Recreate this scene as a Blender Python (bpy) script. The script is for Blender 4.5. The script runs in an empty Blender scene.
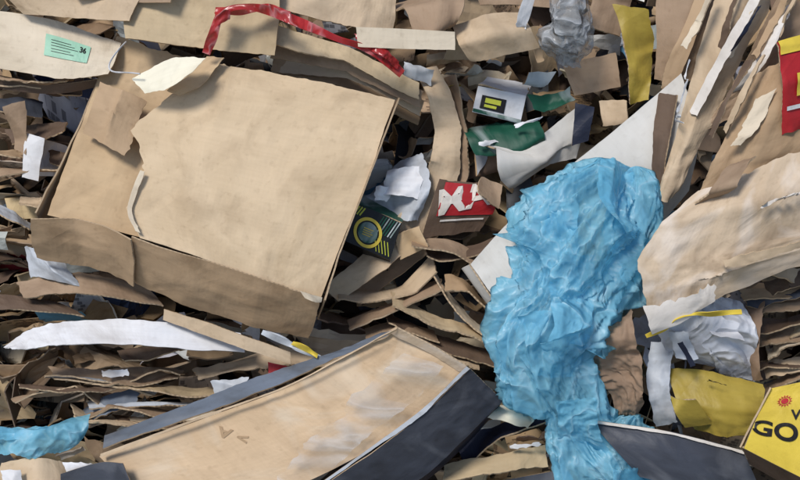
import bpy, math, random
import numpy as np
from mathutils import Vector, Matrix
random.seed(7); rng=np.random.default_rng(11)
scene=bpy.context.scene

# ---------- heap face frame: U right, V up the slope, N out of the slope (metres) ----------
TILT=math.radians(30)
C0=np.array([0,0,1.9]); U=np.array([1.,0,0]); V=np.array([0,math.sin(TILT),math.cos(TILT)]); N=np.array([0,-math.cos(TILT),math.sin(TILT)])
D=3.6; PPM=300.
def W(l): 
    l=np.asarray(l,float); return C0+l[...,0:1]*U+l[...,1:2]*V+l[...,2:3]*N
def L(x,y,w):
    k=(D-w)/D
    return ((x-400)/PPM*k,(240-y)/PPM*k,w)

# ---------- numpy value noise ----------
def _h(ix,iy,iz,seed):
    n=(ix*374761393+iy*668265263+iz*2147483647+seed*1274126177)&0xffffffff
    n=((n^(n>>13))*1274126177)&0xffffffff
    n=n^(n>>16)
    return (n&0xffff)/65535.0
def vn(x,y,z=0,seed=0):
    x,y,z=np.broadcast_arrays(np.asarray(x,float),np.asarray(y,float),np.asarray(z,float))
    ix,iy,iz=[np.floor(a).astype(np.int64) for a in (x,y,z)]
    fx,fy,fz=x-ix,y-iy,z-iz
    fx,fy,fz=[a*a*(3-2*a) for a in (fx,fy,fz)]
    r=0
    for dx in (0,1):
        for dy in (0,1):
            for dz in (0,1):
                r=r+_h(ix+dx,iy+dy,iz+dz,seed)*(fx if dx else 1-fx)*(fy if dy else 1-fy)*(fz if dz else 1-fz)
    return r
def ridge(x,y,z=0,seed=0): return 1-np.abs(2*vn(x,y,z,seed)-1)

# ---------- materials ----------
def srgb(r,g,b):
    f=lambda c:(c/255/12.92 if c<=10 else ((c/255+.055)/1.055)**2.4)
    return (f(r),f(g),f(b))
class NT:
    def __init__(s,name):
        s.m=bpy.data.materials.new(name); s.m.use_nodes=True; s.t=s.m.node_tree; s.t.nodes.clear()
    def n(s,typ,**kw):
        nd=s.t.nodes.new(typ)
        for k,v in kw.items(): setattr(nd,k,v)
        return nd
    def l(s,a,b): s.t.links.new(a,b)
    def math(s,op,a,b=None):
        nd=s.n('ShaderNodeMath',operation=op)
        for i,v in enumerate((a,b)):
            if v is None: continue
            if isinstance(v,(int,float)): nd.inputs[i].default_value=v
            else: s.l(v,nd.inputs[i])
        return nd.outputs[0]
    def mr(s,v,a,b,c,d):
        nd=s.n('ShaderNodeMapRange'); s.l(v,nd.inputs[0])
        for i,x in enumerate((a,b,c,d)): nd.inputs[i+1].default_value=x
        return nd.outputs[0]
    def mix(s,f,a,b,mode='MIX'):
        nd=s.n('ShaderNodeMix',data_type='RGBA',blend_type=mode)
        for i,v in ((0,f),(6,a),(7,b)):
            if isinstance(v,(int,float)): nd.inputs[i].default_value=v
            elif isinstance(v,tuple): nd.inputs[i].default_value=(*v,1)
            else: s.l(v,nd.inputs[i])
        return nd.outputs[2]
def board(name,col=None,rough=.75,stain=.5,wear=.5,bump=1.0,corr=.25,wearcol=None,attr=False):
    t=NT(name)
    uv=t.n('ShaderNodeUVMap')
    if attr: v=uv.outputs[0]
    else:
        oi=t.n('ShaderNodeObjectInfo'); off=t.math('MULTIPLY',oi.outputs['Random'],37.0)
        vec=t.n('ShaderNodeVectorMath',operation='ADD'); t.l(uv.outputs[0],vec.inputs[0]); t.l(off,vec.inputs[1]); v=vec.outputs[0]
    def noise(sc,det=2,dist=0,vv=v,dims='2D'):
        nd=t.n('ShaderNodeTexNoise',noise_dimensions=dims); nd.inputs['Scale'].default_value=sc; nd.inputs['Detail'].default_value=det; nd.inputs['Distortion'].default_value=dist; t.l(vv,nd.inputs['Vector']); return nd.outputs[0]
    if attr:
        a=t.n('ShaderNodeVertexColor',layer_name='Col'); base=a.outputs[0]
    else: base=t.mix(0.0,tuple(col),tuple(col))
    n2=noise(7,6,.3)
    c=base
    if not attr:
        n1=noise(2.6,5,.9)
        mp=t.n('ShaderNodeMapping'); mp.inputs['Scale'].default_value=(7,90,1); t.l(v,mp.inputs[0]); n3=noise(1,1,0,mp.outputs[0])
        c=t.mix(t.mr(n1,.35,.65,.0,.55),c,t.mix(1.0,c,(.78,.75,.70),'MULTIPLY'))
        c=t.mix(t.mr(n3,.35,.7,0,.08),c,t.mix(1.0,c,(.6,.57,.52),'MULTIPLY'))
    c=t.mix(t.mr(n2,.50,.74,0,stain),c,t.mix(1.0,c,(.47,.42,.37),'MULTIPLY'))
    sp=noise(38,4); c=t.mix(t.mr(sp,.6,.8,0,.35*wear+.08),c,t.mix(1.0,c,(.45,.4,.35),'MULTIPLY'))
    # soft straight handling creases: one directional pair of thin lines, broken up by noise
    h=t.math('MULTIPLY',n2,.9)
    if not attr:
        wd=t.n('ShaderNodeTexWave',wave_type='BANDS',bands_direction='DIAGONAL'); wd.inputs['Scale'].default_value=.9; wd.inputs['Distortion'].default_value=1.6; wd.inputs['Detail'].default_value=1.5; wd.inputs['Detail Scale'].default_value=.6; t.l(v,wd.inputs['Vector'])
        crm=t.math('MULTIPLY',t.mr(wd.outputs[1],.985,1,0,1),t.mr(n1,.42,.58,0,1))
        c=t.mix(t.math('MULTIPLY',crm,.35*wear),c,t.mix(1.0,c,(1.3,1.3,1.3),'MULTIPLY'))
        h=t.math('ADD',h,t.math('MULTIPLY',crm,-.2))
    if attr:
        br=t.n('ShaderNodeTexBrick'); br.inputs['Scale'].default_value=28; br.inputs['Mortar Size'].default_value=.022; br.inputs['Color1'].default_value=(0,0,0,1); br.inputs['Color2'].default_value=(1,1,1,1); br.inputs['Mortar'].default_value=(0,0,0,1); t.l(v,br.inputs['Vector'])
        n5=noise(4.5,0)
        f=t.math('MULTIPLY',t.mr(n5,.68,.70,0,.7),t.mr(br.outputs[0],.5,.6,0,1))
        c=t.mix(f,c,t.mix(1.0,c,(.14,.14,.16),'MULTIPLY'))
    if wearcol:
        c=t.mix(t.mr(noise(4.5,6,.6),.50,.68,0,wear),c,wearcol)
    if not attr and corr>.15:
        w=t.n('ShaderNodeTexWave',wave_type='BANDS',bands_direction='X'); w.inputs['Scale'].default_value=22; t.l(v,w.inputs['Vector'])
        h=t.math('ADD',h,t.math('MULTIPLY',w.outputs[1],corr*.05))
    b=t.n('ShaderNodeBump'); b.inputs['Strength'].default_value=.65*bump; b.inputs['Distance'].default_value=.014; t.l(h,b.inputs['Height'])
    p=t.n('ShaderNodeBsdfPrincipled'); t.l(c,p.inputs['Base Color']); t.l(b.outputs[0],p.inputs['Normal'])
    if attr:
        g=t.n('ShaderNodeAttribute',attribute_name='gloss'); t.l(t.mr(g.outputs['Fac'],0,1,.8,.3),p.inputs['Roughness'])
    else: p.inputs['Roughness'].default_value=rough
    p.inputs['Specular IOR Level'].default_value=.3
    o=t.n('ShaderNodeOutputMaterial'); t.l(p.outputs[0],o.inputs[0])
    return t.m
def film(name,col,alpha=1.,rough=.2,trans=.35,scale=6,dark=.7,stretch=(1,1,1),crinkle=.0,bs=.8,amax=None):
    t=NT(name); tc=t.n('ShaderNodeTexCoord')
    mp=t.n('ShaderNodeMapping'); mp.inputs['Scale'].default_value=stretch; t.l(tc.outputs['Object'],mp.inputs[0]); v=mp.outputs[0]
    nz=t.n('ShaderNodeTexNoise'); nz.inputs['Scale'].default_value=scale; nz.inputs['Detail'].default_value=2.5; nz.inputs['Distortion'].default_value=.7; t.l(v,nz.inputs['Vector'])
    rid=t.math('ABSOLUTE',t.math('SUBTRACT',nz.outputs[0],.5))
    c=t.mix(t.mr(nz.outputs[0],.35,.65,0,1),tuple(col),tuple(x*dark for x in col))
    c=t.mix(t.mr(rid,0,.025,.4,0),c,tuple(min(1,x*.5+.45) for x in col))
    h=t.mr(rid,0,.15,1,0)
    if crinkle:
        wv=t.n('ShaderNodeVectorMath',operation='MULTIPLY_ADD'); t.l(nz.outputs[1],wv.inputs[0]); wv.inputs[1].default_value=(.12,.12,.12); t.l(v,wv.inputs[2])
        for sc,am in ((15,1.),(34,.45)):
            vo=t.n('ShaderNodeTexVoronoi',feature='F1'); vo.inputs['Scale'].default_value=sc; t.l(wv.outputs[0],vo.inputs['Vector'])
            h=t.math('ADD',h,t.math('MULTIPLY',vo.outputs[0],am*crinkle))
    b=t.n('ShaderNodeBump'); b.inputs['Strength'].default_value=bs; b.inputs['Distance'].default_value=.02; t.l(h,b.inputs['Height'])
    p=t.n('ShaderNodeBsdfPrincipled'); t.l(c,p.inputs['Base Color']); t.l(b.outputs[0],p.inputs['Normal']); p.inputs['Roughness'].default_value=rough
    p.inputs['Specular IOR Level'].default_value=.5
    tr=t.n('ShaderNodeBsdfTranslucent'); t.l(c,tr.inputs[0]); t.l(b.outputs[0],tr.inputs[1])
    ms=t.n('ShaderNodeMixShader'); ms.inputs[0].default_value=trans; t.l(p.outputs[0],ms.inputs[1]); t.l(tr.outputs[0],ms.inputs[2])
    out=ms.outputs[0]
    if alpha<1:
        tp=t.n('ShaderNodeBsdfTransparent'); m2=t.n('ShaderNodeMixShader'); t.l(t.mr(rid,0,.09,amax or min(1,alpha+.45),alpha),m2.inputs[0]); t.l(tp.outputs[0],m2.inputs[1]); t.l(out,m2.inputs[2]); out=m2.outputs[0]
        if crinkle: tp.inputs[0].default_value=(*[min(1,x*.5+.5) for x in col],1)
    o=t.n('ShaderNodeOutputMaterial'); t.l(out,o.inputs[0]); return t.m

def K(r,g,b,f=.88,g_=.06):
    c=srgb(r,g,b); l=.3*c[0]+.59*c[1]+.11*c[2]; return tuple((x*(1-g_)+l*g_)*f for x in c)
Q=lambda r,g,b,f=.95: K(r,g,b,f,.18)
M={}
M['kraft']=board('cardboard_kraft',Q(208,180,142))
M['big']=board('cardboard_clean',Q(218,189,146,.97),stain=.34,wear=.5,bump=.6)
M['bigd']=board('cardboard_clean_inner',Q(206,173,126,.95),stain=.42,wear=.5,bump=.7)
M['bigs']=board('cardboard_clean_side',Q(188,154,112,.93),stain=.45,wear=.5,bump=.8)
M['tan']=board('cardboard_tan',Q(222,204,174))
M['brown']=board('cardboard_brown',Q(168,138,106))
M['dbrown']=board('cardboard_dark',Q(110,87,68))
M['olive']=board('cardboard_ochre',Q(204,178,134),stain=.4)
M['orange']=board('cardboard_orange',Q(218,184,140,.96),stain=.35,wear=.5,bump=.8,wearcol=Q(224,206,178),)
M['grey']=board('greyboard',K(212,208,200,.94),stain=.25,wear=.3,bump=.4,rough=.6)
M['torn']=board('torn_liner',Q(210,184,150),wearcol=Q(228,214,198),wear=.6,stain=.6)
M['liner']=board('white_liner',K(234,226,216),stain=.4,wear=.4)
M['white']=board('white_paper',K(236,236,238),rough=.5,stain=.35,wear=.3)
M['cream']=board('cream_paper',K(240,232,206,.95),rough=.6,stain=.12,wear=.2,bump=.6)
M['lgrey']=board('grey_paper',K(200,206,214),rough=.45,stain=.4)
M['slate']=board('slate_printed_board',K(66,70,80),rough=.5,stain=.4,corr=.1,bump=.7,wearcol=K(116,118,124),wear=.4)
M['slatel']=board('slate_light_board',K(112,122,136),rough=.45,stain=.6,corr=.1,bump=.7,wearcol=K(145,145,145),wear=.4)
M['black']=board('black_printed_board',K(26,27,26),rough=.4,stain=.2,corr=.1)
M['navy']=board('navy_printed_board',K(32,38,58),rough=.5,corr=.1)
M['yellow']=board('yellow_printed_board',K(234,204,56),rough=.5,stain=.3,wear=.4,corr=.1)
M['mustard']=board('mustard_printed_board',K(182,158,58),rough=.5,corr=.1)
M['red']=board('red_printed_board',K(190,32,40),rough=.5,corr=.1,stain=.3)
M['green']=board('green_printed_board',K(24,86,66),rough=.5,corr=.1,wearcol=K(205,212,210),wear=.9,bump=.8)
M['mint']=board('mint_label_paper',K(165,215,185),rough=.5,stain=.1,wear=.1)
M['lime']=board('lime_label',K(200,205,50),rough=.4,stain=.1,wear=.1)
M['edge']=board('corrugated_edge',Q(192,164,126),corr=3,wear=.2)
M['ink']=board('black_ink',K(30,26,24),rough=.5,stain=0,wear=0)
M['bag']=film('blue_polythene',K(164,226,244,1.06,0),alpha=.45,amax=.88,trans=.45,scale=6,dark=.88,rough=.36,crinkle=.7,bs=.7)
M['clear']=film('clear_polythene',K(228,232,235),alpha=.25,trans=.25,scale=9,rough=.2,crinkle=.6)
M['wfilm']=film('white_polythene',K(236,238,244),trans=.2,scale=6,rough=.4,dark=.92,crinkle=.4)
M['haze']=film('stretch_film',K(240,238,236),alpha=.03,amax=.30,trans=.1,scale=3,rough=.4,stretch=(1,3,3),bs=.3)
M['tape']=film('red_packing_tape',K(215,50,50),alpha=.75,trans=.2,rough=.25,scale=6)
M['pbag']=board('brown_paper',Q(156,126,98),stain=.4,bump=1.4)
M['scrap']=board('mixed_scrap',attr=True,bump=1.2,stain=.6)

# ---------- geometry helpers ----------
def make_eval(G,smooth=True):
    R,Cn,_=G.shape
    def wts(n,t):
        t=np.clip(t,0,1)*(n-1); i=np.minimum(np.floor(t).astype(int),n-2); f=t-i
        w=np.zeros((len(t),n)); ar=np.arange(len(t))
        if not smooth or n<3:
            w[ar,i]+=1-f; w[ar,i+1]+=f
        else:
            c=[-.5*f**3+f**2-.5*f, 1.5*f**3-2.5*f**2+1, -1.5*f**3+2*f**2+.5*f, .5*f**3-.5*f**2]
            for k,ck in enumerate(c):
                j=i-1+k
                lo=j<0; hi=j>n-1
                jj=np.clip(j,0,n-1); mid=~(lo|hi)
                np.add.at(w,(ar[mid],jj[mid]),ck[mid])
                np.add.at(w,(ar[lo],np.zeros(lo.sum(),int)),2*ck[lo]); np.add.at(w,(ar[lo],np.ones(lo.sum(),int)),-ck[lo])
                np.add.at(w,(ar[hi],np.full(hi.sum(),n-1)),2*ck[hi]); np.add.at(w,(ar[hi],np.full(hi.sum(),n-2)),-ck[hi])
        return w
    def S(s,t):
        return np.einsum('kr,kc,rcd->kd',wts(R,t),wts(Cn,s),G,optimize=True)
    return S
def new_mesh(name,verts,faces,mats,midx=None,smooth=None,uv=None,parent=None):
    me=bpy.data.meshes.new(name); me.from_pydata([tuple(v) for v in verts],[],faces)
    for m in mats: me.materials.append(m)
    if midx is not None: me.polygons.foreach_set('material_index',midx)
    if smooth is not None: me.polygons.foreach_set('use_smooth',smooth)
    if uv is not None:
        ul=me.uv_layers.new(name='UVMap'); li=np.zeros(len(me.loops),int); me.loops.foreach_get('vertex_index',li)
        ul.data.foreach_set('uv',np.asarray(uv)[li].ravel())
    me.update()
    ob=bpy.data.objects.new(name,me); scene.collection.objects.link(ob)
    if parent: ob.parent=parent
    return ob
def grid_solid(P,Nn,th,n,m,uvu,uvv):
    B=P-Nn*th
    idx=np.arange(n*m).reshape(n,m)
    a=idx[:-1,:-1].ravel();b=idx[:-1,1:].ravel();c=idx[1:,1:].ravel();d=idx[1:,:-1].ravel()
    top=np.stack([a,d,c,b],1); bot=np.stack([a,b,c,d],1)+n*m
    ring=np.concatenate([idx[0,:],idx[1:,-1],idx[-1,-2::-1],idx[-2:0:-1,0]])
    k=len(ring); o=2*n*m
    V_=np.concatenate([P,B,P[ring],B[ring]]); r=np.arange(k); r2=(r+1)%k
    side=np.stack([o+r,o+r2,o+k+r2,o+k+r],1)
    F=np.concatenate([top,bot,side])
    uv=np.stack([uvu,uvv],1); pl=np.cumsum(np.r_[0,np.linalg.norm(np.diff(P[ring],axis=0),axis=1)])
    UV=np.concatenate([uv,uv+.37,np.stack([pl,0*pl],1),np.stack([pl,0*pl+th],1)])
    mi=np.r_[np.zeros(len(top)*2,int),np.ones(len(side),int)]
    sm=np.r_[np.ones(len(top)*2,bool),np.zeros(len(side),bool)]
    return V_,F,UV,mi,sm
def normals(P,n,m):
    G=P.reshape(n,m,3); du=np.gradient(G,axis=1); dv=np.gradient(G,axis=0)
    nn=np.cross(du,dv); nn/=np.linalg.norm(nn,axis=2,keepdims=True)+1e-12
    return nn.reshape(-1,3)
SEED=[0]; SURF={}
def patch(name,rows,mat,th=.005,crum=.006,freq=5,jag=(0,0,0,0),smooth=True,parent=None,res=.010,edge='edge',fold=.10,nf=4):
    SEED[0]+=1; sd=SEED[0]; r_=np.random.default_rng(sd)
    G=np.array([[L(*p) for p in r] for r in rows],float); G=W(G)
    S=make_eval(G,smooth); R,Cn,_=G.shape
    lu=np.linalg.norm(np.diff(G,axis=1),axis=2).sum(1).max()
    lv=np.linalg.norm(np.diff(G,axis=0),axis=2).sum(0).max()
    m=int(np.clip(lu/res,6,120))//(Cn-1)*(Cn-1)+1; n=int(np.clip(lv/res,6,120))//(R-1)*(R-1)+1
    m=max(m,2*(Cn-1)+1); n=max(n,2*(R-1)+1)
    s,t=np.meshgrid(np.linspace(0,1,m),np.linspace(0,1,n)); s=s.ravel();t=t.ravel()
    def jg(x,len_,k): 
        q=x*len_
        return np.clip(.55*vn(q*8,k+.5,0,sd)+.3*vn(q*24,k+.5,1,sd)+.30*vn(q*70,k+.5,2,sd),0,1)
    jl,jr,jt,jb=[j/(lu if i<2 else lv) for i,j in enumerate(jag)]
    s2=jl*jg(t,lv,1)+s*(1-jl*jg(t,lv,1)-jr*jg(t,lv,2)); t2=jt*jg(s,lu,3)+t*(1-jt*jg(s,lu,3)-jb*jg(s,lu,4))
    P=S(s2,t2); Nn=normals(P,n,m)
    flip=-1 if (Nn@N).mean()<0 else 1
    Nn=Nn*flip
    FL=[(r_.uniform(.1,.9)*lu,r_.uniform(.1,.9)*lv,r_.uniform(0,math.pi),fold*r_.normal(0,1)) for _ in range(nf)]
    size=math.hypot(lu,lv)
    def disp(s2,t2):
        x=s2*lu*freq; y=t2*lv*freq
        z=crum*(1.6*(vn(x*.5,y*.5,3,sd)-.5)*2+1.1*(ridge(x*1.1,y*1.1,5,sd)-.6)+.5*(ridge(x*3,y*3,6,sd)-.6)+.2*(ridge(x*7,y*7,8,sd)-.6))
        for a,b,an,k in FL:
            z=z+k*(np.abs((s2*lu-a)*math.cos(an)+(t2*lv-b)*math.sin(an))-.25*size)*min(1,.35/size)
        return z
    P=P+Nn*disp(s2,t2)[:,None]; N2=normals(P,n,m)*flip
    V_,F,UV,mi,sm=grid_solid(P,N2,th,n,m,s2*lu,t2*lv)
    if flip>0: F=F[:,::-1]
    ob=new_mesh(name,V_,F.tolist(),[M[mat],M[edge] if edge else M[mat]],mi,sm,UV,parent)
    SURF[ob.name]=(S,disp,flip,lu,lv)
    return ob
def on_surf(ob,s,t,h):
    S,disp,flip,lu,lv=SURF[ob.name]
    s=np.asarray(s,float);t=np.asarray(t,float); e=.01
    P=S(s,t); a=S(s+e,t)-S(s-e,t); b=S(s,t+e)-S(s,t-e); nn=np.cross(a,b)*flip; nn/=np.linalg.norm(nn,axis=1,keepdims=True)+1e-12
    return P+nn*(disp(s,t)[:,None]+h)
def decal(ob,name,s0,s1,t0,t1,mat,h=.003,ang=0):
    n=12; a,b=np.meshgrid(np.linspace(-.5,.5,n),np.linspace(-.5,.5,n)); a=a.ravel();b=b.ravel()
    _,_,_,lu,lv=SURF[ob.name]; w_=(s1-s0)*lu; h_=(t1-t0)*lv
    x=a*w_;y=b*h_; c,s=math.cos(ang),math.sin(ang)
    P=on_surf(ob,(s0+s1)/2+(x*c-y*s)/lu,(t0+t1)/2+(x*s+y*c)/lv,h)
    idx=np.arange(n*n).reshape(n,n); F=np.stack([idx[:-1,:-1].ravel(),idx[1:,:-1].ravel(),idx[1:,1:].ravel(),idx[:-1,1:].ravel()],1)
    return new_mesh(name,P,F.tolist(),[M[mat]],None,[True]*len(F),np.stack([x,y],1),ob)
def ring_decal(ob,name,sc,tc,r0,r1,mat,h=.003,k=40,spikes=0):
    _,_,_,lu,lv=SURF[ob.name]; th=np.linspace(0,2*np.pi,k,endpoint=False)
    r1v=r1*(1+(spikes*(np.arange(k)%2==0))); x=np.r_[r0*np.cos(th),r1v*np.cos(th)];y=np.r_[r0*np.sin(th),r1v*np.sin(th)]
    P=on_surf(ob,sc+x/lu,tc+y/lv,h); F=[(i,(i+1)%k,k+(i+1)%k,k+i) for i in range(k)]
    return new_mesh(name,P,F,[M[mat]],None,None,np.stack([x,y],1),ob)
def text_decal(ob,name,body,sc,tc,size,mat,h=.004,ang=0,sx=1):
    cu=bpy.data.curves.new('t','FONT'); cu.body=body; cu.size=size; cu.align_x='CENTER'; cu.align_y='CENTER'; cu.offset=size*.03
    o=bpy.data.objects.new('t',cu); me=o.to_mesh(); vs=np.array([v.co[:] for v in me.vertices]); F=[tuple(p.vertices) for p in me.polygons]; o.to_mesh_clear(); bpy.data.objects.remove(o)
    _,_,_,lu,lv=SURF[ob.name]; x,y=vs[:,0]*sx,-vs[:,1]; c,s=math.cos(ang),math.sin(ang)
    P=on_surf(ob,sc+(x*c-y*s)/lu,tc+(x*s+y*c)/lv,h)
    return new_mesh(name,P,F,[M[mat]],None,None,np.stack([x,y],1),ob)
def crumple_tube(name,path,mat,depth=.7,amp=.03,n=150,m=130,fs=5,parent=None,seed=1,fine=1.):
    Qp=np.array([[*L(x,y,w),r/PPM] for x,y,w,r in path]); S=make_eval(Qp[:,None,:3].repeat(2,1)) 
    t=np.linspace(0,1,n); c=S(np.zeros(n),t); R4=np.zeros((len(Qp),2,3)); R4[:,:,0]=Qp[:,3:4]; r=np.maximum(make_eval(R4)(np.zeros(n),t)[:,0],.004)
    tg=np.gradient(c,axis=0); tg[:,2]=0; tg/=np.linalg.norm(tg,axis=1,keepdims=True)
    sd=np.stack([tg[:,1],-tg[:,0],0*tg[:,0]],1); an=np.linspace(0,2*np.pi,m,endpoint=False)
    cap=np.clip(np.minimum(t,1-t)*14,0,1)**.5; ln=np.cumsum(np.r_[0,np.linalg.norm(np.diff(c,axis=0),axis=1)])
    A=an[None,:]; ca,sa=np.cos(A),np.sin(A)
    tw=ln[:,None]*1.2
    X=np.cos(A+tw)*2.0;Y=np.sin(A+tw)*2.0;Z=ln[:,None]*fs
    wx=1.2*(vn(X*.8+7,Y*.8,Z*.6,seed+9)-.5)
    R3=lambda *a: ridge(*a)**2.6-.3      # broad flat facets between thin sharp film folds
    d=R3(X*.9+wx,Y*.9+wx,Z*.6,seed)*1.2+R3(X*1.9+wx,Y*1.9-wx,Z*1.2,seed+1)*.9+fine*R3(X*3.8+wx*2,Y*3.8,Z*2.7+wx,seed+2)*.5+fine*R3(X*7+wx*3,Y*7,Z*6+wx,seed+3)*.2
    rr=(r[:,None]*cap[:,None])+amp*d*cap[:,None]*np.clip(r[:,None]/.12,.4,1.3)
    P=c[:,None,:]+sd[:,None,:]*(ca*rr)[...,None]+np.array([0,0,1.])*(sa*rr*depth)[...,None]
    P=W(P.reshape(-1,3)); idx=np.arange(n*m).reshape(n,m); i2=np.roll(idx,-1,axis=1)
    F=np.stack([idx[:-1].ravel(),i2[:-1].ravel(),i2[1:].ravel(),idx[1:].ravel()],1)
    return new_mesh(name,P,F.tolist(),[M[mat]],None,[True]*len(F),None,parent)
def strap(name,pts,wd,mat,th=.002,parent=None):
    rows=[]
    for i,p in enumerate(pts):
        a=pts[max(0,i-1)];b=pts[min(len(pts)-1,i+1)]; dx,dy=b[0]-a[0],b[1]-a[1]; l=math.hypot(dx,dy)
        wd_=wd*(1+.3*math.sin(i*1.7)); nx,ny=-dy/l*wd_/2,dx/l*wd_/2
        tw=.012*math.sin(i*2.1)
        rows.append([(p[0]-nx,p[1]-ny,p[2]+tw),(p[0]+nx,p[1]+ny,p[2]-tw)])
    return patch(name,rows,mat,th=th,crum=.003,parent=parent,res=.006,edge=None,fold=.0)
def empty(name):
    e=bpy.data.objects.new(name,None); scene.collection.objects.link(e); return e

# ---------- ground and heap body ----------
new_mesh('ground',[(-60,-60,0),(60,-60,0),(60,60,0),(-60,60,0)],[(0,1,2,3)],[board('concrete_yard',(.2,.19,.17),stain=.6,corr=0)],uv=[(-60,-60),(60,-60),(60,60),(-60,60)])
nu,nv=150,80
uu,ss=np.meshgrid(np.linspace(-7,7,nu),np.linspace(0,1,nv)); uu=uu.ravel(); ss=ss.ravel()
prof=ss*6.5-2.5
vv=np.minimum(prof,2.4); back=np.maximum(prof-2.4,0)
Pl=W(np.stack([uu,vv,-.6+0*uu],1)); Pl[:,1]+=back*1.0; Pl[:,2]+=.1*back-0.05*back**2
fall=np.clip((np.abs(uu)-3.5)/3.5,0,1)**2; Pl[:,2]=Pl[:,2]*(1-fall)-fall*.2
Pl+=N*(.22*(vn(uu*2.2,prof*2.2,0,5)-.5)+.1*(ridge(uu*7,prof*7,0,6)-.5))[:,None]
idx=np.arange(nu*nv).reshape(nv,nu); F=np.stack([idx[:-1,:-1].ravel(),idx[:-1,1:].ravel(),idx[1:,1:].ravel(),idx[1:,:-1].ravel()],1)
new_mesh('waste_heap',Pl,F.tolist(),[M['dbrown']],uv=np.stack([uu,prof],1))

# ---------- scrap mass ----------
pal=[((200,172,134),19,0),((176,146,112),19,0),((146,118,90),16,0),((108,86,66),13,0),((218,200,168),9,0),((228,228,228),7.5,.4),((186,192,200),7.5,.4),((94,96,102),5,.4),((34,36,42),5,.5),((44,60,98),1.3,.5),((90,150,190),.8,.5),((200,170,60),.7,.4),((160,36,40),.35,.4),((30,96,76),.6,.4)]
pw=np.array([p[1] for p in pal]); pw=pw/pw.sum()
AV=[];AF=[];AU=[];AC=[];AG=[];AS=[]; off=0
def scrap(u,v,wtop,layer,size,thin=False):
    global off
    k=rng.choice(len(pal),p=pw); 
    if thin and rng.random()<.3: k=rng.choice([4,5,6])
    c,_,gl=pal[k]
    Lg=size*rng.uniform(.8,1.4); Wd=Lg*rng.uniform(.3,.85); n,m=(5,7) if thin else (8,12)
    s,t=np.meshgrid(np.linspace(-.5,.5,m),np.linspace(-.5,.5,n))
    sk=rng.normal(0,.25); tp=rng.normal(0,.3)
    x=s*Lg*(1+tp*t)+sk*t*Wd; y=t*Wd*(1+rng.normal(0,.3)*s)
    if rng.random()<.6:
        y=y+rng.normal(0,.05*Wd,(n,m))*(np.abs(t)>.49); x=x+rng.normal(0,.03*Lg,(n,m))*(np.abs(s)>.49)
    z=np.zeros_like(x)
    for _ in range(rng.integers(0,4)):
        a=(rng.choice([0,math.pi/2])+rng.normal(0,.12)) if rng.random()<.6 else rng.uniform(0,3.14); p=rng.uniform(-.3,.3)*(Lg if abs(math.cos(a))>.5 else Wd); an=rng.choice([-1,1])*rng.uniform(.2,1.6)
        d=x*math.cos(a)+y*math.sin(a)-p; mk=d>0; dd=np.where(mk,d,0)
        x=x+np.where(mk,dd*(math.cos(an)-1)*math.cos(a)-z*math.sin(an)*math.cos(a),0); y=y+np.where(mk,dd*(math.cos(an)-1)*math.sin(a)-z*math.sin(an)*math.sin(a),0)
        z=np.where(mk,z*math.cos(an)+dd*math.sin(an),z)
    z=z+rng.normal(0,.9)*x*x+rng.normal(0,1.2)*y*y+rng.normal(0,.6)*x*y
    sd=int(rng.integers(1,1e6)); z=z+.025*size/.25*(vn(x*9,y*9,0,sd)-.5)+.012*(ridge(x*24,y*24,0,sd)-.5)
    if layer:
        th=rng.normal(.0,.5)+.5; yaw=rng.normal(0,.25); roll=rng.normal(0,.17)
        a=np.array([math.cos(roll)*math.cos(yaw),math.sin(roll),math.sin(yaw)]); b=np.array([0,math.sin(th),math.cos(th)]); b=b-a*(a@b)
    else:
        nn=np.array([rng.normal(0,.7),rng.normal(.25,.7),1.0]); nn/=np.linalg.norm(nn); a=rng.normal(0,1,3)+np.array([.8,0,0]); a=a-nn*(a@nn); a/=np.linalg.norm(a); b=np.cross(nn,a)
    a/=np.linalg.norm(a); b/=np.linalg.norm(b); nn=np.cross(a,b)
    P=x.ravel()[:,None]*a+y.ravel()[:,None]*b+z.ravel()[:,None]*nn
    P[:,0]+=u; P[:,1]+=v; P[:,2]+=wtop-P[:,2].max()
    P=W(P); Nn=normals(P,n,m)
    th=.0012 if thin and rng.random()<.6 else rng.choice([.004,.006,.0012,.009],p=[.5,.2,.25,.05])
    V_,F_,UV,mi,sm=grid_solid(P,Nn,th,n,m,x.ravel()+rng.uniform(0,50),y.ravel()+rng.uniform(0,50))
    br=rng.uniform(.58,1.08); cc=np.array(K(*c,.92,.1))*br*np.array([1,rng.uniform(.96,1.04),rng.uniform(.9,1.1)])
    col_=np.tile(np.r_[cc,1],(len(V_),1)); nb=n*m
    kr=np.array(srgb(188,158,120))*.8
    if gl>0 : col_[nb:2*nb,:3]=kr; col_[2*nb:,:3]=kr
    else: col_[2*nb:,:3]=cc*.9+.03
    glv=np.zeros(len(V_)); glv[:nb]=gl
    AV.append(V_);AF.append(F_+off);AU.append(UV);AC.append(col_);AG.append(glv);AS.append(sm if rng.random()<.6 else sm*False); off+=len(V_)
def zone(px,py): return (px<360 and py>230) or px<90 or (px<560 and py>260)
for i in range(2600):
    u=rng.uniform(-1.7,1.7); v=rng.uniform(-1.1,1.1); px=400+u*300; py=240-v*300
    scrap(u,v,.03-.55*rng.random()**.85,zone(px,py) or rng.random()<.25,rng.uniform(.14,.42)*(1 if rng.random()<.8 else .6))
for i in range(800):
    u=rng.uniform(-1.6,1.6); v=rng.uniform(-1.05,1.05); px=400+u*300; py=240-v*300
    scrap(u,v,rng.uniform(-.25,.08),zone(px,py) or rng.random()<.4,rng.uniform(.05,.16),thin=True)
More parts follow.
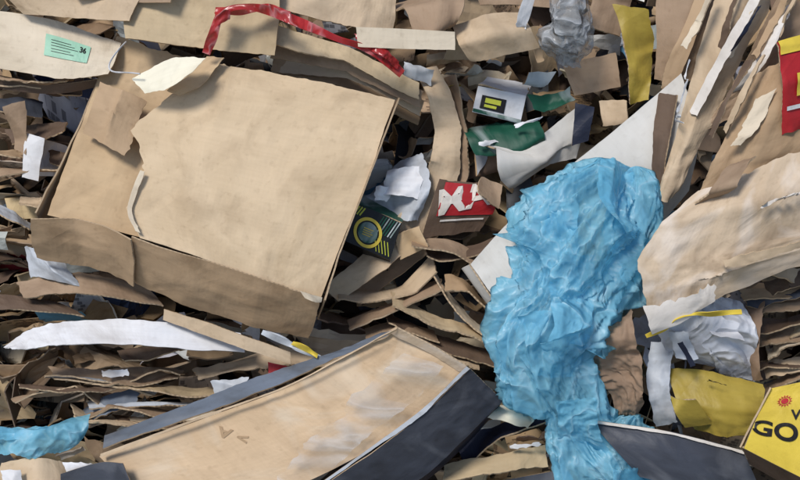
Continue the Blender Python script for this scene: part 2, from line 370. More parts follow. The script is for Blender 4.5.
for i in range(2000):
    u=rng.uniform(-3.6,3.6); v=rng.uniform(-2.2,2.5)
    if abs(u)<1.55 and abs(v)<1.0: continue
    scrap(u,v,rng.uniform(-.4,.1),rng.random()<.5,rng.uniform(.2,.55))
me=bpy.data.meshes.new('cardboard_scraps'); me.from_pydata(np.concatenate(AV).tolist(),[],np.concatenate(AF).tolist()); me.materials.append(M['scrap'])
me.polygons.foreach_set('use_smooth',np.concatenate(AS).astype(bool))
ul=me.uv_layers.new(name='UVMap'); li=np.zeros(len(me.loops),int); me.loops.foreach_get('vertex_index',li); ul.data.foreach_set('uv',np.concatenate(AU)[li].ravel())
ca=me.color_attributes.new('Col','FLOAT_COLOR','POINT'); ca.data.foreach_set('color',np.concatenate(AC).ravel())
ga=me.attributes.new('gloss','FLOAT','POINT'); ga.data.foreach_set('value',np.concatenate(AG))
me.update(); ob=bpy.data.objects.new('cardboard_scraps',me); scene.collection.objects.link(ob)

# ---------- the big cardboard box ----------
box=empty('cardboard_box')
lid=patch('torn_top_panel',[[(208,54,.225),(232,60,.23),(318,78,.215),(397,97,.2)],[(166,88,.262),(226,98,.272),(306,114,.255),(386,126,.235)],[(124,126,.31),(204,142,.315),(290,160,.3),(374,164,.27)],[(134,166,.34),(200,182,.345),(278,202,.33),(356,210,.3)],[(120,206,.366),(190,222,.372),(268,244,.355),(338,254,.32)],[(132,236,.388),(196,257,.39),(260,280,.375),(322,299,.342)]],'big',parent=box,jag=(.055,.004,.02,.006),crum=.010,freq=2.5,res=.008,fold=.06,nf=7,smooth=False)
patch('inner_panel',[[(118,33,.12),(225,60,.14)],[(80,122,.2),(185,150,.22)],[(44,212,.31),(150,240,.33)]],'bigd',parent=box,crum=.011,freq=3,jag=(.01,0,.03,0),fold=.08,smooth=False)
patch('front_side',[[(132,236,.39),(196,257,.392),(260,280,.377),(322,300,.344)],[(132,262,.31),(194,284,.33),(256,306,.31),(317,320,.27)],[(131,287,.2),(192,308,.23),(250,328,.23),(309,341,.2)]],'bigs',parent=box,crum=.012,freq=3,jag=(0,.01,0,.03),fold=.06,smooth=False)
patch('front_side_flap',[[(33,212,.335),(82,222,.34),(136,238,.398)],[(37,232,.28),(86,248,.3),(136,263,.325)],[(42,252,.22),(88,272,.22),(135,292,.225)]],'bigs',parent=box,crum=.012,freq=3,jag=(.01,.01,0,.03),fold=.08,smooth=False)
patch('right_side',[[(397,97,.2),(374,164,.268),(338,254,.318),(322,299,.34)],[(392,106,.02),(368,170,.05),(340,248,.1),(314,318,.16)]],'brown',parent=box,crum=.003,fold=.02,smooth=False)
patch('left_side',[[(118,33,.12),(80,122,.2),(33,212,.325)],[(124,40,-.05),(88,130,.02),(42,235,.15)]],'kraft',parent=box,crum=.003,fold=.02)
patch('torn_flap',[[(100,80,.23),(122,84,.28),(152,98,.26)],[(88,105,.28),(112,112,.32),(140,132,.29)],[(76,133,.26),(100,148,.31),(128,162,.3)]],'bigs',parent=box,crum=.007,jag=(.02,.035,.02,.02),fold=.15,smooth=False)
patch('bent_corner',[[(208,52,.235),(232,58,.245)],[(180,76,.27),(206,84,.28)],[(164,92,.275),(182,100,.28)]],'bigd',parent=box,th=.003,crum=.008,jag=(.02,.03,.02,.02),fold=.2)
patch('torn_liner_strip',[[(140,168,.352),(150,170,.354)],[(126,206,.378),(138,210,.38)],[(134,232,.396),(148,238,.398)]],'tan',parent=box,th=.002,crum=.004,jag=(.01,.03,.01,.01),fold=.05)
patch('torn_corner',[[(296,288,.372),(324,298,.358)],[(304,300,.366),(322,304,.352)]],'tan',parent=box,th=.002,crum=.006,jag=(.02,.01,.01,.02),fold=.2)
paper_kw=dict(th=.001,crum=.009,jag=(.02,.02,.02,.02),edge=None,fold=.2)
patch('paper_offcut',[[(128,80,.3),(172,55,.32),(208,55,.33)],[(146,97,.33),(168,92,.35),(196,74,.35)]],'cream',**paper_kw)
cu=bpy.data.curves.new('packing_string','CURVE'); cu.dimensions='3D'; cu.bevel_depth=.0025; sp=cu.splines.new('NURBS'); pts=[(126,42,.22),(116,52,.27),(106,66,.29),(112,74,.32),(128,72,.34),(140,74,.35)]
sp.points.add(len(pts)-1)
for p,q in zip(sp.points,pts): p.co=(*W(np.array(L(*q))),1)
sp.use_endpoint_u=True; cu.materials.append(M['white']); o=bpy.data.objects.new('packing_string',cu); scene.collection.objects.link(o)

# ---------- top left ----------
def sheet(rows,mat,name='cardboard_sheet',**k): return patch(name,rows,mat,**k)
def paper(rows,mat,**k):
    k.setdefault('th',.001); k.setdefault('crum',.02); k.setdefault('freq',9); k.setdefault('jag',(.03,.03,.03,.03)); k.setdefault('fold',.3)
    return patch(k.pop('name','paper_sheet'),rows,mat,edge=None,**k)
a=sheet([[(-25,8,.12),(60,18,.16),(122,40,.18)],[(-25,40,.16),(60,52,.2),(116,60,.2)],[(-25,66,.18),(58,80,.2),(110,76,.2)]],'tan',jag=(0,.01,.01,.015))
decal(a,'label',.40,.74,.28,.62,'mint',ang=.08)
for k in range(5): decal(a,'label_print',.44,.58+.03*(k%3),.34+k*.045,.348+k*.045,'ink',h=.0045,ang=.08)
text_decal(a,'label_code','36',.68,.42,.03,'ink',h=.0045,ang=.08)
sheet([[(-25,70,.1),(50,84,.14),(112,80,.14)],[(-25,84,.08),(50,94,.12),(104,88,.12)]],'dbrown')
sheet([[(-10,-20,.2),(150,-20,.22)],[(20,12,.22),(132,26,.25)]],'kraft',jag=(0,.01,0,.01))
sheet([[(118,-25,.2),(200,-25,.22),(282,-20,.22)],[(122,10,.22),(200,14,.25),(282,18,.24)],[(126,42,.24),(205,50,.26),(276,58,.26)]],'olive',jag=(.01,.01,0,.012),crum=.012,freq=4,smooth=False)
sheet([[(60,-25,.24),(180,-25,.26)],[(78,-2,.24),(172,4,.26)]],'brown')
strap('red_packing_tape',[(206,54,.29),(212,38,.31),(222,14,.33),(244,7,.34),(268,10,.34),(300,24,.34),(335,38,.33),(362,46,.32),(385,60,.3),(402,74,.28)],8,'tape')
strap('red_packing_tape',[(215,10,.32),(240,12,.32),(268,6,.32),(290,14,.31)],6,'tape')
paper([[(344,28,.3),(372,36,.33),(404,60,.3)],[(352,40,.31),(374,56,.34),(402,78,.3)]],'tape',name='red_plastic_film',crum=.015)
paper([[(208,10,.34),(240,4,.35)],[(212,34,.33),(232,20,.34)]],'tape',name='red_plastic_film',crum=.015)
for k,(dy,mt) in enumerate([(0,'olive'),(10,'brown'),(19,'kraft'),(26,'bigs')]):
    sheet([[(278,26+dy,.18-.05*k),(350,44+dy,.19-.05*k),(428,84+dy,.14-.05*k)],[(270,52+dy,.2-.05*k),(345,64+dy,.2-.05*k),(424,104+dy,.15-.05*k)]],mt,jag=(0,.03,.01,.02),crum=.012,smooth=False)
sheet([[(275,-20,.16),(360,-20,.17),(400,-10,.17)],[(280,20,.2),(350,30,.2),(396,34,.17)]],'kraft',crum=.014,jag=(0,.02,0,.03))
sheet([[(355,27,.34),(405,29,.35),(456,32,.34)],[(357,48,.33),(405,50,.34),(456,51,.33)]],'tan',crum=.003,jag=(.005,.005,0,.005),fold=.03)
sheet([[(385,-20,.2),(470,-20,.2)],[(400,6,.24),(465,10,.24)],[(420,28,.2),(452,30,.22)]],'brown',crum=.015,jag=(.02,.02,0,.02),fold=.3)
sheet([[(448,26,.22),(484,12,.26),(524,8,.22)],[(456,46,.26),(492,34,.3),(534,28,.26)],[(470,68,.22),(502,58,.26),(544,50,.22)]],'kraft',crum=.01,jag=(.02,.02,.01,.02),smooth=False)
sheet([[(470,-20,.14),(560,-20,.16)],[(480,5,.16),(560,8,.18)]],'brown',crum=.01)
paper([[(522,-20,.3),(548,-20,.3)],[(514,20,.3),(530,24,.3)],[(518,36,.28),(528,34,.28)]],'white',crum=.008)
paper([[(398,58,.12),(440,66,.12)],[(396,78,.12),(436,92,.1)]],'lgrey')

# bent flat strip with sharp kinks
rows=[[(412,70,.04),(440,66,.06)],[(426,96,.12),(456,100,.08)],[(432,130,.07),(464,128,.1)],[(430,160,.13),(466,168,.07)],[(414,190,.08),(450,206,.13)],[(390,222,.14),(424,240,.08)],[(362,250,.1),(388,270,.16)],[(322,286,.15),(340,304,.13)]]
sheet(rows,'kraft',name='cardboard_strip',crum=.009,jag=(.018,.022,0,0),smooth=False,fold=.05)
rows=[[(444,78,.0),(458,74,.06)],[(452,130,.02),(470,132,.08)],[(454,168,.02),(472,176,.06)],[(438,200,.02),(456,216,.07)],[(404,244,.0),(428,256,.04)],[(345,292,.03),(362,306,.06)]]
sheet(rows,'brown',name='cardboard_strip',crum=.008,jag=(.01,.02,0,0),smooth=False,fold=.05)
sheet([[(392,234,.15),(420,222,.17)],[(398,266,.13),(432,246,.16)]],'bigd',crum=.01,jag=(.015,.015,.015,.015),fold=.3)

# ---------- cavity ----------
paper([[(368,158,.02),(425,152,.05)],[(360,190,.1),(432,180,.07)],[(372,214,.08),(418,226,.06)]],'lgrey',fold=.4)
paper([[(385,168,.12),(430,160,.1)],[(374,196,.13),(420,206,.12)]],'white',fold=.4)
paper([[(372,186,.13),(400,180,.13)],[(366,204,.14),(392,208,.13)]],'white',fold=.5)
bb=empty('printed_carton')
q=patch('front',[[(348,200,.18),(402,222,.16)],[(338,238,.18),(390,260,.16)]],'black',parent=bb,crum=.002,res=.006,fold=.01)
ring_decal(q,'ring',.48,.58,.038,.048,'yellow',h=.005); ring_decal(q,'ring_inner',.48,.58,.0,.033,'green',h=.004)
for k in range(4): decal(q,'ring_print',.39,.57-.03*(k%2),.48+.055*k,.50+.055*k,'yellow',h=.006)
for k in range(6): decal(q,'stripe',.03+.05*k,.055+.05*k,.02,.26,'lime',h=.0025,ang=.4)
for k in range(7): decal(q,'stripe',.62+.05*k,.64+.05*k,.03,.5,'green',h=.0025,ang=.3)
for k in range(5): decal(q,'stripe',.66+.06*k,.675+.06*k,.6,.95,'lime',h=.0025,ang=-.4)
patch('side',[[(338,238,.18),(390,260,.16)],[(342,250,.04),(388,272,.02)]],'black',parent=bb,crum=.002,fold=0)
patch('top',[[(356,190,.04),(408,212,.02)],[(348,200,.18),(402,222,.16)]],'green',parent=bb,crum=.002,fold=0)
rc=empty('printed_carton')
q=patch('front',[[(440,176,.12),(494,184,.09)],[(430,208,.14),(498,208,.11)],[(420,242,.12),(482,234,.08)]],'dbrown',parent=rc,crum=.006,jag=(0,.03,.02,.02),fold=.05)
decal(q,'red_band',.12,.95,.10,.62,'red',h=.004); text_decal(q,'lettering','MA',.46,.36,.12,'liner',h=.008,ang=-.25)
decal(q,'pale_line',.2,.85,.68,.71,'liner',h=.004)
sheet([[(478,170,.14),(508,184,.15)],[(472,196,.17),(500,214,.15)]],'brown',crum=.012,jag=(.02,.02,.02,.02),fold=.25)

# ---------- upper centre ----------
wb=empty('milk_carton')
q=patch('front',[[(478,86,.1),(526,96,.08)],[(472,112,.1),(520,124,.08)]],'white',parent=wb,crum=.004,res=.006,fold=.04)
decal(q,'label',.12,.62,.3,.8,'ink',h=.003); decal(q,'label_text',.2,.52,.38,.56,'lime',h=.005); decal(q,'label_text_lower',.2,.45,.62,.72,'lime',h=.005)
decal(q,'green_band',.0,1.,.86,.98,'green',h=.003)
patch('top',[[(488,74,-.02),(532,84,-.02)],[(478,86,.1),(526,96,.08)]],'white',parent=wb,crum=.004)
cw=empty('clear_plastic_wrap')
patch('film',[[(530,-5,.18),(552,-10,.24),(580,0,.2)],[(526,16,.22),(556,22,.32),(590,20,.24)],[(532,42,.22),(560,44,.3),(592,42,.22)],[(544,60,.18),(562,66,.22),(580,58,.18)]],'clear',parent=cw,th=.001,crum=.03,freq=10,jag=(.03,.03,.03,.03),edge=None,fold=.5,res=.007)
patch('film_fold',[[(540,10,.26),(562,6,.3)],[(544,28,.32),(570,30,.33)],[(556,42,.28),(572,42,.28)]],'clear',parent=cw,th=.001,crum=.03,freq=12,jag=(.05,.05,.04,.04),edge=None,fold=.5,res=.007)
paper([[(455,122,.04),(500,114,.08),(540,122,.06)],[(462,136,.07),(505,138,.09),(545,130,.08)],[(480,150,.06),(515,154,.07),(550,144,.07)]],'green',name='printed_label_board',crum=.012)
paper([[(520,95,.08),(575,80,.1)],[(530,114,.12),(582,104,.12)]],'green',name='printed_label_board',crum=.012)
paper([[(508,122,.12),(542,112,.12)],[(514,136,.12),(546,126,.12)]],'white')
paper([[(470,140,.1),(500,134,.1)],[(478,152,.1),(506,146,.1)]],'white')
sheet([[(484,146,.06),(530,142,.12),(578,104,.1)],[(500,158,.09),(545,160,.13),(582,140,.1)],[(520,164,.05),(550,168,.1),(580,162,.08)]],'grey',crum=.008,jag=(.01,0,.01,.01),fold=.2,smooth=False)
sheet([[(574,100,.14),(596,104,.15)],[(570,148,.14),(590,142,.14)]],'navy',crum=.006,jag=(.01,.01,.02,.01))
sheet([[(560,62,.1),(618,52,.14)],[(574,98,.12),(622,88,.14)]],'brown',crum=.01,jag=(.01,.01,.02,.01))
sheet([[(596,98,.16),(628,96,.18)],[(602,128,.15),(630,124,.17)]],'kraft',crum=.008,jag=(.01,.01,.02,.01),fold=.2)
sheet([[(618,12,.14),(652,8,.2)],[(624,60,.2),(656,50,.22)],[(628,108,.16),(650,102,.18)]],'mustard',crum=.018,jag=(.02,.02,.02,.02),fold=.3,smooth=False)
sheet([[(590,-15,.12),(640,-15,.16)],[(588,30,.1),(622,40,.12)]],'brown',crum=.012,jag=(.02,.02,.01,.02),fold=.25)

# long pale greyboard sheet, lower-left end rolled over
sheet([[(682,72,.31),(700,130,.34),(690,190,.27)],[(606,136,.28),(646,190,.31),(650,240,.22)],[(544,186,.26),(590,240,.30),(610,300,.20)],[(500,230,.25),(545,284,.29),(570,336,.19)],[(470,264,.27),(492,296,.29),(516,324,.25)]],'grey',name='greyboard_sheet',crum=.004,freq=2,jag=(.004,.0,.006,.006),fold=.015)
sheet([[(470,264,.265),(492,296,.285),(516,324,.245)],[(463,268,.21),(488,302,.23),(512,330,.2)],[(480,266,.14),(502,298,.16),(524,322,.14)]],'grey',name='greyboard_curl',crum=.002,fold=0)

# ---------- blue bags ----------
bg_=empty('blue_plastic_bag')
crumple_tube('body',[(634,170,.30,6),(616,184,.36,22),(600,208,.38,38),(588,238,.39,47),(578,272,.40,42),(558,305,.41,34),(540,338,.41,33),(550,375,.39,27),(570,405,.36,23),(580,440,.35,27),(608,470,.35,33),(656,500,.33,34),(710,520,.29,28)],'bag',n=320,m=240,amp=.062,fs=5.5,seed=3,depth=.5,parent=bg_)
crumple_tube('loose_fold',[(636,166,.34,5),(640,190,.38,14),(634,225,.4,18),(624,262,.39,14),(600,290,.38,8)],'bag',n=120,m=90,amp=.04,fs=8,seed=14,depth=.4,parent=bg_)
crumple_tube('loose_fold',[(566,192,.35,6),(550,215,.38,12),(538,250,.38,13),(538,290,.38,12),(524,320,.38,10),(512,345,.37,6)],'bag',n=140,m=90,amp=.04,fs=8,seed=15,depth=.4,parent=bg_)
fk=dict(name='loose_film',crum=.026,freq=7,parent=bg_,res=.006,fold=.5)
paper([[(500,326,.36),(540,312,.44),(586,326,.42)],[(504,350,.38),(545,350,.47),(588,356,.43)],[(520,378,.37),(550,388,.44),(580,384,.4)]],'bag',**fk)
paper([[(590,170,.42),(640,164,.4)],[(584,196,.47),(654,206,.44)],[(600,236,.48),(650,246,.44)]],'bag',**fk)
paper([[(548,206,.44),(590,196,.48)],[(528,256,.46),(580,250,.51)],[(530,300,.44),(572,306,.5)]],'bag',**fk)
paper([[(560,262,.5),(622,250,.46)],[(544,300,.5),(604,300,.46)],[(530,336,.47),(580,336,.47)]],'bag',**fk)
paper([[(548,396,.42),(592,392,.42)],[(552,430,.42),(604,434,.43)],[(556,484,.38),(632,480,.42)]],'bag',**fk)
paper([[(600,452,.42),(660,466,.42)],[(596,490,.42),(690,500,.4)]],'bag',**fk)
b2=empty('blue_plastic_bag')
paper([[(-30,408,.14),(20,416,.2),(60,420,.2),(97,410,.16)],[(-30,432,.2),(20,430,.25),(50,432,.23),(82,426,.18)],[(-30,460,.14),(6,456,.2),(34,448,.2),(60,440,.18)]],'bag',name='film',crum=.022,freq=6,parent=b2,res=.006,fold=.15)
paper([[(-30,424,.2),(24,428,.26),(60,424,.24)],[(-30,444,.22),(20,444,.26),(50,436,.22)]],'bag',name='film',crum=.022,freq=8,parent=b2,res=.006,fold=.15)

# ---------- right side boards ----------
sheet([[(655,-20,.2),(690,-20,.24),(728,-20,.22)],[(656,40,.22),(684,45,.27),(706,40,.24)],[(652,82,.2),(676,86,.25),(690,78,.22)]],'brown',crum=.012,jag=(.015,.01,0,.02),smooth=False)
sheet([[(700,-20,.26),(724,-20,.28)],[(664,70,.28),(684,74,.3)],[(660,100,.27),(668,102,.28)]],'bigs',crum=.01,jag=(.02,.02,0,.02),fold=.2)
sheet([[(720,-20,.34),(750,-20,.38),(782,-20,.34)],[(694,60,.37),(714,70,.42),(746,66,.37)],[(672,140,.37),(686,146,.4),(704,146,.37)],[(656,200,.36),(662,204,.37),(672,196,.36)]],'kraft',crum=.014,jag=(.016,.024,0,.015),smooth=False)
sheet([[(654,90,.3),(676,92,.36)],[(652,150,.34),(668,150,.38)],[(650,215,.33),(658,215,.36)]],'dbrown',crum=.01,jag=(.01,.01,.01,.015))
paper([[(690,50,.42),(700,48,.42)],[(676,100,.43),(688,98,.43)],[(674,128,.42),(682,126,.42)]],'white',crum=.01)
sheet([[(764,-20,.4),(778,-20,.42)],[(726,40,.42),(740,46,.44)],[(684,112,.42),(694,122,.44)]],'liner',name='printed_board',crum=.01,jag=(.01,.02,0,.03),fold=.15)
paper([[(754,6,.44),(768,0,.44)],[(722,56,.45),(732,58,.45)]],'navy',crum=.006)
for k,(x0,y0,x1,y1,mt) in enumerate([(742,-20,704,70,'dbrown'),(756,-20,716,60,'tan'),(790,-22,748,60,'bigs'),(806,-22,770,40,'kraft'),(706,-20,676,50,'tan'),(744,62,704,140,'dbrown'),(760,58,716,134,'kraft')]):
    w_=.40+.012*k; sheet([[(x0,y0,w_),(x0+14,y0,w_+.03)],[((x0+x1)/2-3,(y0+y1)/2,w_+.02),((x0+x1)/2+11,(y0+y1)/2+4,w_+.045)],[(x1,y1,w_),(x1+11,y1+7,w_+.02)]],mt,crum=.012,jag=(.02,.025,0,.04),fold=.2,smooth=False)
sheet([[(785,-25,.36),(860,-25,.36)],[(748,46,.38),(830,20,.38)],[(720,100,.39),(800,64,.4)],[(700,136,.38),(760,110,.38)]],'brown',crum=.016,jag=(.03,0,0,.03),smooth=False)
paper([[(776,8,.42),(800,-4,.42)],[(756,54,.42),(776,52,.43)],[(728,92,.42),(744,96,.42)]],'liner',crum=.008,jag=(.03,.03,.02,.02))
sheet([[(762,74,.42),(792,56,.46),(842,30,.42)],[(730,124,.44),(774,112,.49),(840,90,.46)],[(704,176,.44),(752,160,.48),(840,134,.46)],[(686,212,.41),(738,194,.45),(842,165,.43)]],'bigs',crum=.015,jag=(.025,0,.03,.03),smooth=False)
paper([[(752,96,.5),(790,78,.52)],[(732,132,.5),(768,124,.52)],[(722,150,.5),(740,148,.5)]],'tan',crum=.006,jag=(.04,.05,.03,.04),fold=.1)
rp=empty('snack_packet')
q=patch('face',[[(770,42,.5),(830,20,.48)],[(776,90,.52),(830,78,.5)],[(782,140,.5),(830,130,.49)]],'red',parent=rp,crum=.014,jag=(.01,0,.03,.03),fold=.2)
decal(q,'yellow_band',.04,.96,.05,.2,'yellow',h=.005); decal(q,'yellow_panel',.3,.98,.4,.6,'yellow',h=.005); decal(q,'white_band',.1,.9,.68,.72,'white',h=.005)
sheet([[(700,190,.46),(760,162,.50),(860,120,.48)],[(656,226,.48),(744,206,.55),(860,170,.52)],[(632,262,.48),(728,250,.515),(860,214,.5)],[(640,298,.47),(722,276,.53),(860,232,.49)],[(648,336,.44),(712,308,.47),(860,246,.46)]],'torn',crum=.014,freq=4,jag=(.03,0,.035,.035),fold=.10,smooth=False,nf=7)
sheet([[(638,296,.52),(690,276,.555),(724,262,.565)],[(644,316,.52),(694,300,.55),(722,284,.55)],[(650,334,.50),(700,312,.53),(718,302,.54)]],'liner',th=.003,crum=.01,jag=(.01,.05,.07,.01),fold=.1)
sheet([[(716,254,.56),(770,240,.57),(840,218,.55)],[(724,276,.55),(776,262,.56),(840,240,.54)]],'kraft',th=.004,crum=.01,jag=(.03,.0,.04,.04),fold=.25)
sheet([[(738,168,.52),(768,152,.54)],[(706,194,.53),(744,184,.57)],[(688,210,.51),(724,204,.53)]],'brown',crum=.012,jag=(.03,.03,.03,.03),fold=.3,smooth=False)
sheet([[(758,200,.59),(800,182,.58),(850,166,.58)],[(750,222,.595),(800,204,.59),(850,190,.58)]],'liner',th=.002,crum=.006,jag=(.05,0,.05,.05),fold=.05)
strap('yellow_strap',[(646,336,.49),(664,328,.52),(676,318,.54),(694,314,.54),(712,314,.54),(742,311,.52)],4,'yellow')
for k in range(13):
    y=258+k*10; x0=744+rng.uniform(-14,22)
    sheet([[(x0,y+rng.uniform(-4,4),.3-.02*k),(785,y-8,.36-.02*k),(840,y-26+rng.uniform(-5,5),.34-.02*k)],[(x0+6,y+20,.36-.02*k),(790,y+8,.42-.02*k),(840,y+2,.38-.02*k)]],['brown','kraft','dbrown','bigs','slate','brown','dbrown','olive','brown','tan','dbrown','kraft','brown'][k],crum=.016,jag=(.05,0,.02,.025),fold=.25,smooth=False)
# white film and papers
wf=empty('white_plastic_film')
patch('film',[[(664,288,.28),(700,290,.34),(738,300,.3)],[(656,318,.3),(706,322,.38),(752,330,.32)],[(660,352,.28),(712,356,.38),(760,366,.3)],[(690,378,.26),(728,384,.33),(768,392,.28)]],'wfilm',parent=wf,th=.001,crum=.014,freq=6,jag=(.03,.03,.03,.03),edge=None,fold=.25,res=.007,smooth=False)
patch('printed_fold',[[(676,340,.41),(684,338,.42)],[(690,370,.41),(697,366,.41)]],'navy',parent=wf,th=.001,crum=.01,jag=(.01,.01,.01,.01),edge=None)
paper([[(700,300,.4),(742,306,.38)],[(708,340,.42),(748,350,.4)]],'white',crum=.01,freq=6,fold=.25)
paper([[(664,330,.38),(690,326,.4)],[(672,362,.38),(704,366,.4)]],'lgrey',crum=.01,freq=6,fold=.3)
paper([[(740,296,.3),(764,290,.34)],[(744,340,.3),(768,336,.34)],[(752,386,.28),(772,380,.32)]],'pbag')
paper([[(648,340,.24),(680,334,.3)],[(644,385,.3),(676,380,.34)],[(650,432,.28),(684,424,.32)]],'lgrey',crum=.025,freq=8)
paper([[(598,292,.32),(636,300,.36)],[(586,340,.40),(640,336,.46)],[(584,372,.38),(642,378,.46)],[(604,396,.36),(640,410,.42)],[(612,436,.32),(636,434,.34)]],'pbag',name='brown_paper_bag',crum=.034,freq=9,res=.006,fold=.5)
sheet([[(664,364,.3),(712,372,.32),(764,388,.3)],[(676,402,.36),(720,408,.38),(764,412,.36)],[(694,434,.34),(728,440,.36),(762,434,.34)]],'mustard',crum=.016,jag=(.01,.015,.01,.015),smooth=False)
sheet([[(668,392,.4),(700,398,.43)],[(684,430,.4),(716,434,.43)]],'mustard',crum=.01,jag=(.01,.02,.01,.01),fold=.3)
paper([[(700,374,.38),(736,380,.4)],[(706,386,.39),(730,392,.4)]],'black',crum=.01)
q=sheet([[(590,420,.4),(668,432,.44),(742,452,.42)],[(612,446,.44),(680,458,.47),(754,474,.45)],[(640,476,.44),(700,490,.46),(765,500,.45)]],'slate',name='cardboard_tray',crum=.007,fold=.08)
patch('tray_rim',[[(588,419,.42),(668,431,.46),(744,450,.44)],[(590,424,.42),(668,436,.46),(744,455,.44)]],'liner',crum=.002,parent=q,fold=.0,jag=(0,0,.003,.009))
yb=empty('yellow_carton')
q=patch('front',[[(772,388,.55),(850,372,.55)],[(742,448,.58),(846,500,.6)]],'yellow',parent=yb,crum=.007,freq=3,smooth=False,fold=.05)
ring_decal(q,'printed_sun',.24,.22,.0,.014,'red',k=28)
ring_decal(q,'printed_sun_rays',.24,.22,.018,.0185,'red',k=28,spikes=.55)
text_decal(q,'lettering','GO',.22,.62,.10,'ink',ang=-.12); text_decal(q,'lettering_upper','VA',.46,.38,.055,'ink',ang=-.1)
patch('side',[[(742,448,.58),(846,500,.6)],[(750,466,.48),(846,520,.5)]],'dbrown',parent=yb,crum=.002,fold=0)
patch('left_side',[[(772,388,.55),(742,448,.58)],[(776,392,.42),(750,458,.46)]],'mustard',parent=yb,crum=.002,fold=0)

# ---------- bottom carton ----------
ct=empty('open_carton')
ip=patch('carton_floor',[[(396,327,.42),(432,346,.44),(468,368,.44)],[(345,356,.36),(384,385,.38),(420,412,.38)],[(285,388,.32),(325,425,.34),(360,455,.34)],[(205,418,.28),(240,458,.3),(275,492,.3)],[(100,456,.24),(130,486,.26),(160,515,.26)]],'orange',parent=ct,crum=.009,freq=3,jag=(0,0,.01,0),fold=.035)
patch('back_wall',[[(396,325,.43),(345,353,.38),(285,384,.34),(205,412,.3),(104,450,.26)],[(378,330,.36),(324,352,.32),(266,374,.28),(200,398,.24),(106,436,.2)]],'slatel',parent=ct,crum=.008,fold=.05,jag=(0,0,0,.016))
patch('back_wall_lip',[[(398,326,.455),(346,354,.4),(286,385,.36),(206,414,.32),(100,453,.28)],[(394,330,.455),(343,358,.4),(284,389,.36),(205,418,.32),(100,458,.28)]],'kraft',parent=ct,crum=.003,fold=0,jag=(0,0,.006,.006))
patch('right_wall',[[(470,368,.45),(424,412,.4),(362,456,.36),(300,500,.32)],[(503,400,.36),(466,436,.34),(420,476,.30),(370,512,.26)]],'slate',parent=ct,crum=.009,fold=.05)
patch('right_wall_lip',[[(466,366,.462),(420,410,.41),(360,454,.37),(298,498,.33)],[(471,370,.46),(425,414,.41),(364,458,.37),(302,502,.33)]],'lgrey',parent=ct,crum=.001,fold=0,jag=(0,0,.003,.01))
patch('outer_side',[[(503,400,.36),(466,436,.34),(420,476,.30)],[(498,412,.2),(462,450,.18),(420,488,.16)]],'navy',parent=ct,crum=.003,fold=0)
patch('left_flap',[[(60,474,.28),(100,462,.3),(124,462,.3)],[(60,500,.28),(100,500,.3),(140,498,.3)]],'slate',parent=ct,crum=.006,fold=.05)
patch('end_flap',[[(398,328,.45),(432,346,.46),(466,367,.46)],[(388,334,.41),(424,352,.43),(458,374,.43)]],'torn',parent=ct,crum=.004,fold=0,jag=(0,0,0,.02))
patch('stretch_film',[[(392,345,.46),(452,366,.475)],[(350,385,.41),(415,406,.415)],[(300,425,.37),(362,450,.375)],[(270,480,.335),(300,500,.34)]],'haze',th=.0008,crum=.006,freq=4,parent=ct,jag=(.08,.03,.03,.03),edge=None,fold=.02)
text_decal(ip,'faded_print','> A',.25,.72,.05,'bigs',h=.0025,ang=2.4)

# ---------- left layers ----------
paper([[(8,352,.22),(30,330,.22),(70,318,.24),(150,320,.24),(242,334,.18)],[(14,354,.28),(40,348,.3),(80,345,.32),(150,348,.3),(246,356,.22)]],'white',th=.003,crum=.01,freq=5,fold=.1,jag=(.01,.01,.02,.016))
sheet([[(160,308,.28),(225,328,.29),(292,352,.28)],[(160,322,.27),(225,344,.28),(292,366,.27)]],'kraft',crum=.004,jag=(.01,.005,.006,.01),fold=.04)
sheet([[(10,282,.12),(80,272,.14),(150,284,.1)],[(20,300,.18),(80,298,.2),(170,312,.16)]],'brown',crum=.01,jag=(.03,.03,.02,.02),smooth=False)
sheet([[(-20,292,.1),(60,300,.12)],[(-20,312,.16),(90,318,.16)]],'dbrown',crum=.01,jag=(.02,.02,.01,.01))
paper([[(18,240,.12),(60,250,.16)],[(24,280,.16),(92,290,.16)]],'lgrey',crum=.02,freq=8)
for k in range(16):
    x0=rng.uniform(-20,190); y=360+rng.uniform(0,66); ln=rng.uniform(80,190); mt=['dbrown','brown','kraft','brown','lgrey','slatel','dbrown','bigs','tan','brown','dbrown','kraft','brown','lgrey','dbrown','olive'][k]
    sl=rng.uniform(-14,10); hh=rng.uniform(7,16)
    sheet([[(x0,y,.04),(x0+ln*.5,y-rng.uniform(-4,6)+sl*.5,.08),(x0+ln,y+sl,.04)],[(x0+4,y+hh,.14),(x0+ln*.5,y+hh+sl*.5,.17),(x0+ln-6,y+hh+sl,.12)]],mt,crum=.013,jag=(.04,.04,.02,.025),fold=.2,smooth=False)
paper([[(206,380,.14),(260,376,.16)],[(212,400,.18),(250,396,.18)]],'lgrey',crum=.014)
paper([[(95,366,.16),(130,362,.18)],[(100,382,.18),(136,380,.18)]],'white',crum=.014)
sheet([[(0,462,.16),(40,455,.2),(72,462,.18)],[(-10,490,.2),(40,492,.24),(80,490,.2)]],'kraft',crum=.012,jag=(.02,.03,.02,0))
paper([[(60,456,.2),(104,464,.22)],[(66,478,.22),(110,480,.24)]],'white')
paper([[(0,468,.22),(28,462,.24)],[(4,486,.24),(34,484,.25)]],'white')
st=strap('plastic_stick',[(262,332,.32),(280,340,.33),(300,348,.33),(320,357,.32)],5,'lgrey',th=.006); 
strap('stick_tip',[(292,343,.345),(304,349,.345),(318,355,.34)],4,'yellow',th=.003,parent=st)
sheet([[(268,362,.18),(286,366,.2)],[(268,378,.2),(282,380,.2)]],'red',crum=.006)
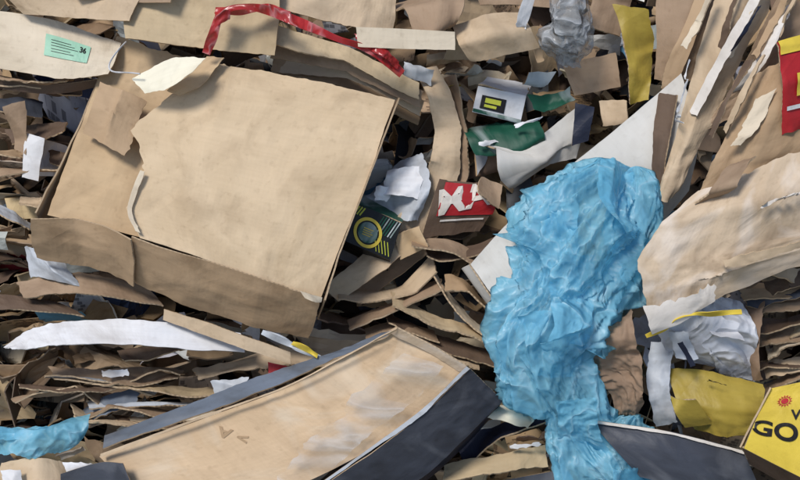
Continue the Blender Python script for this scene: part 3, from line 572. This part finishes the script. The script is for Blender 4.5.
for (x,y,w_,h_,mt) in [(-10,86,90,14,'brown'),(-10,106,60,12,'slate'),(0,124,74,16,'dbrown'),(-20,146,70,14,'bigs'),(-20,166,90,16,'brown'),(10,192,60,14,'kraft'),(-10,214,50,12,'lgrey'),(-10,78,100,10,'dbrown'),(40,150,40,14,'dbrown'),(50,176,34,10,'lgrey')]:
    j=rng.uniform(-8,8); sheet([[(x,y+j,.02),(x+w_*.5,y-4,.06),(x+w_,y-j,.03)],[(x+4,y+h_+j,.1),(x+w_*.5,y+h_+2,.13),(x+w_-6,y+h_-j,.1)]],mt,crum=.016,jag=(.04,.04,.02,.02),fold=.3,smooth=False)
sheet([[(28,132,.14),(48,138,.16)],[(20,178,.15),(36,182,.17)]],'white',name='milk_carton',th=.002,crum=.006,jag=(.005,.01,.01,.01))
sheet([[(8,108,.13),(34,96,.14)],[(10,150,.14),(30,160,.14)]],'brown',crum=.008,fold=.3,jag=(.02,.02,.02,.02))
# right of the box: stacked bent sheets
for k,(pts,mt) in enumerate([([(338,300),(385,284),(438,258)],'kraft'),([(345,320),(392,300),(444,270)],'brown'),([(390,286),(430,310),(470,322),(512,342)],'olive'),([(385,306),(430,330),(470,346),(520,360)],'dbrown'),([(436,262),(456,300),(480,326),(510,340)],'tan'),([(410,250),(450,244),(500,262)],'brown'),([(400,322),(440,345),(480,362)],'kraft'),([(420,244),(460,246),(510,234)],'dbrown'),([(440,276),(470,286),(505,312)],'bigs'),([(360,326),(400,318),(440,330)],'brown')]):
    sheet([[(x,y,.06+.02*(k%3)) for x,y in pts],[(x+3,y+14,.15+.02*(k%3)) for x,y in pts]],mt,crum=.01,jag=(.02,.03,.012,.015),fold=.12)
sheet([[(455,440,.14),(500,425,.18),(548,408,.16)],[(458,456,.2),(505,440,.24),(552,424,.2)]],'navy',crum=.01,fold=.2)
paper([[(486,408,.2),(520,404,.24),(538,414,.22)],[(478,432,.24),(510,430,.27),(534,430,.25)]],'cream',th=.002,crum=.01)
sheet([[(440,465,.18),(500,452,.2),(548,440,.18)],[(440,485,.24),(500,478,.26),(550,470,.22)]],'olive',crum=.012,jag=(.02,.02,.02,.02))
sheet([[(470,486,.26),(560,470,.24)],[(470,510,.28),(560,500,.26)]],'slate',crum=.006)
paper([[(500,442,.24),(546,436,.26)],[(506,452,.26),(548,450,.27)]],'white',crum=.008)

# ---------- camera, light ----------
cam=bpy.data.cameras.new('camera'); co=bpy.data.objects.new('camera',cam); scene.collection.objects.link(co); scene.camera=co
cam.lens=18*D/(400/PPM); cam.clip_end=500
pos=C0+N*D
co.matrix_world=Matrix([[U[0],V[0],N[0],pos[0]],[U[1],V[1],N[1],pos[1]],[U[2],V[2],N[2],pos[2]],[0,0,0,1]])
sd=Vector((-.42,-.45,1.0)).normalized()
su=bpy.data.lights.new('sun','SUN'); su.energy=2.8; su.angle=math.radians(15); su.color=(1,.965,.92); so=bpy.data.objects.new('sun',su); scene.collection.objects.link(so)
so.rotation_euler=sd.to_track_quat('Z','Y').to_euler()
w=bpy.data.worlds.new('World'); scene.world=w; w.use_nodes=True; nt=w.node_tree; bg=nt.nodes['Background']; sk=nt.nodes.new('ShaderNodeTexSky'); sk.sky_type='NISHITA'; sk.sun_disc=False
sk.sun_elevation=math.asin(sd.z); sk.sun_rotation=math.atan2(sd.x,sd.y); nt.links.new(sk.outputs[0],bg.inputs[0]); bg.inputs[1].default_value=.13
scene.view_settings.view_transform='Standard'; scene.view_settings.look='None'; scene.view_settings.exposure=0
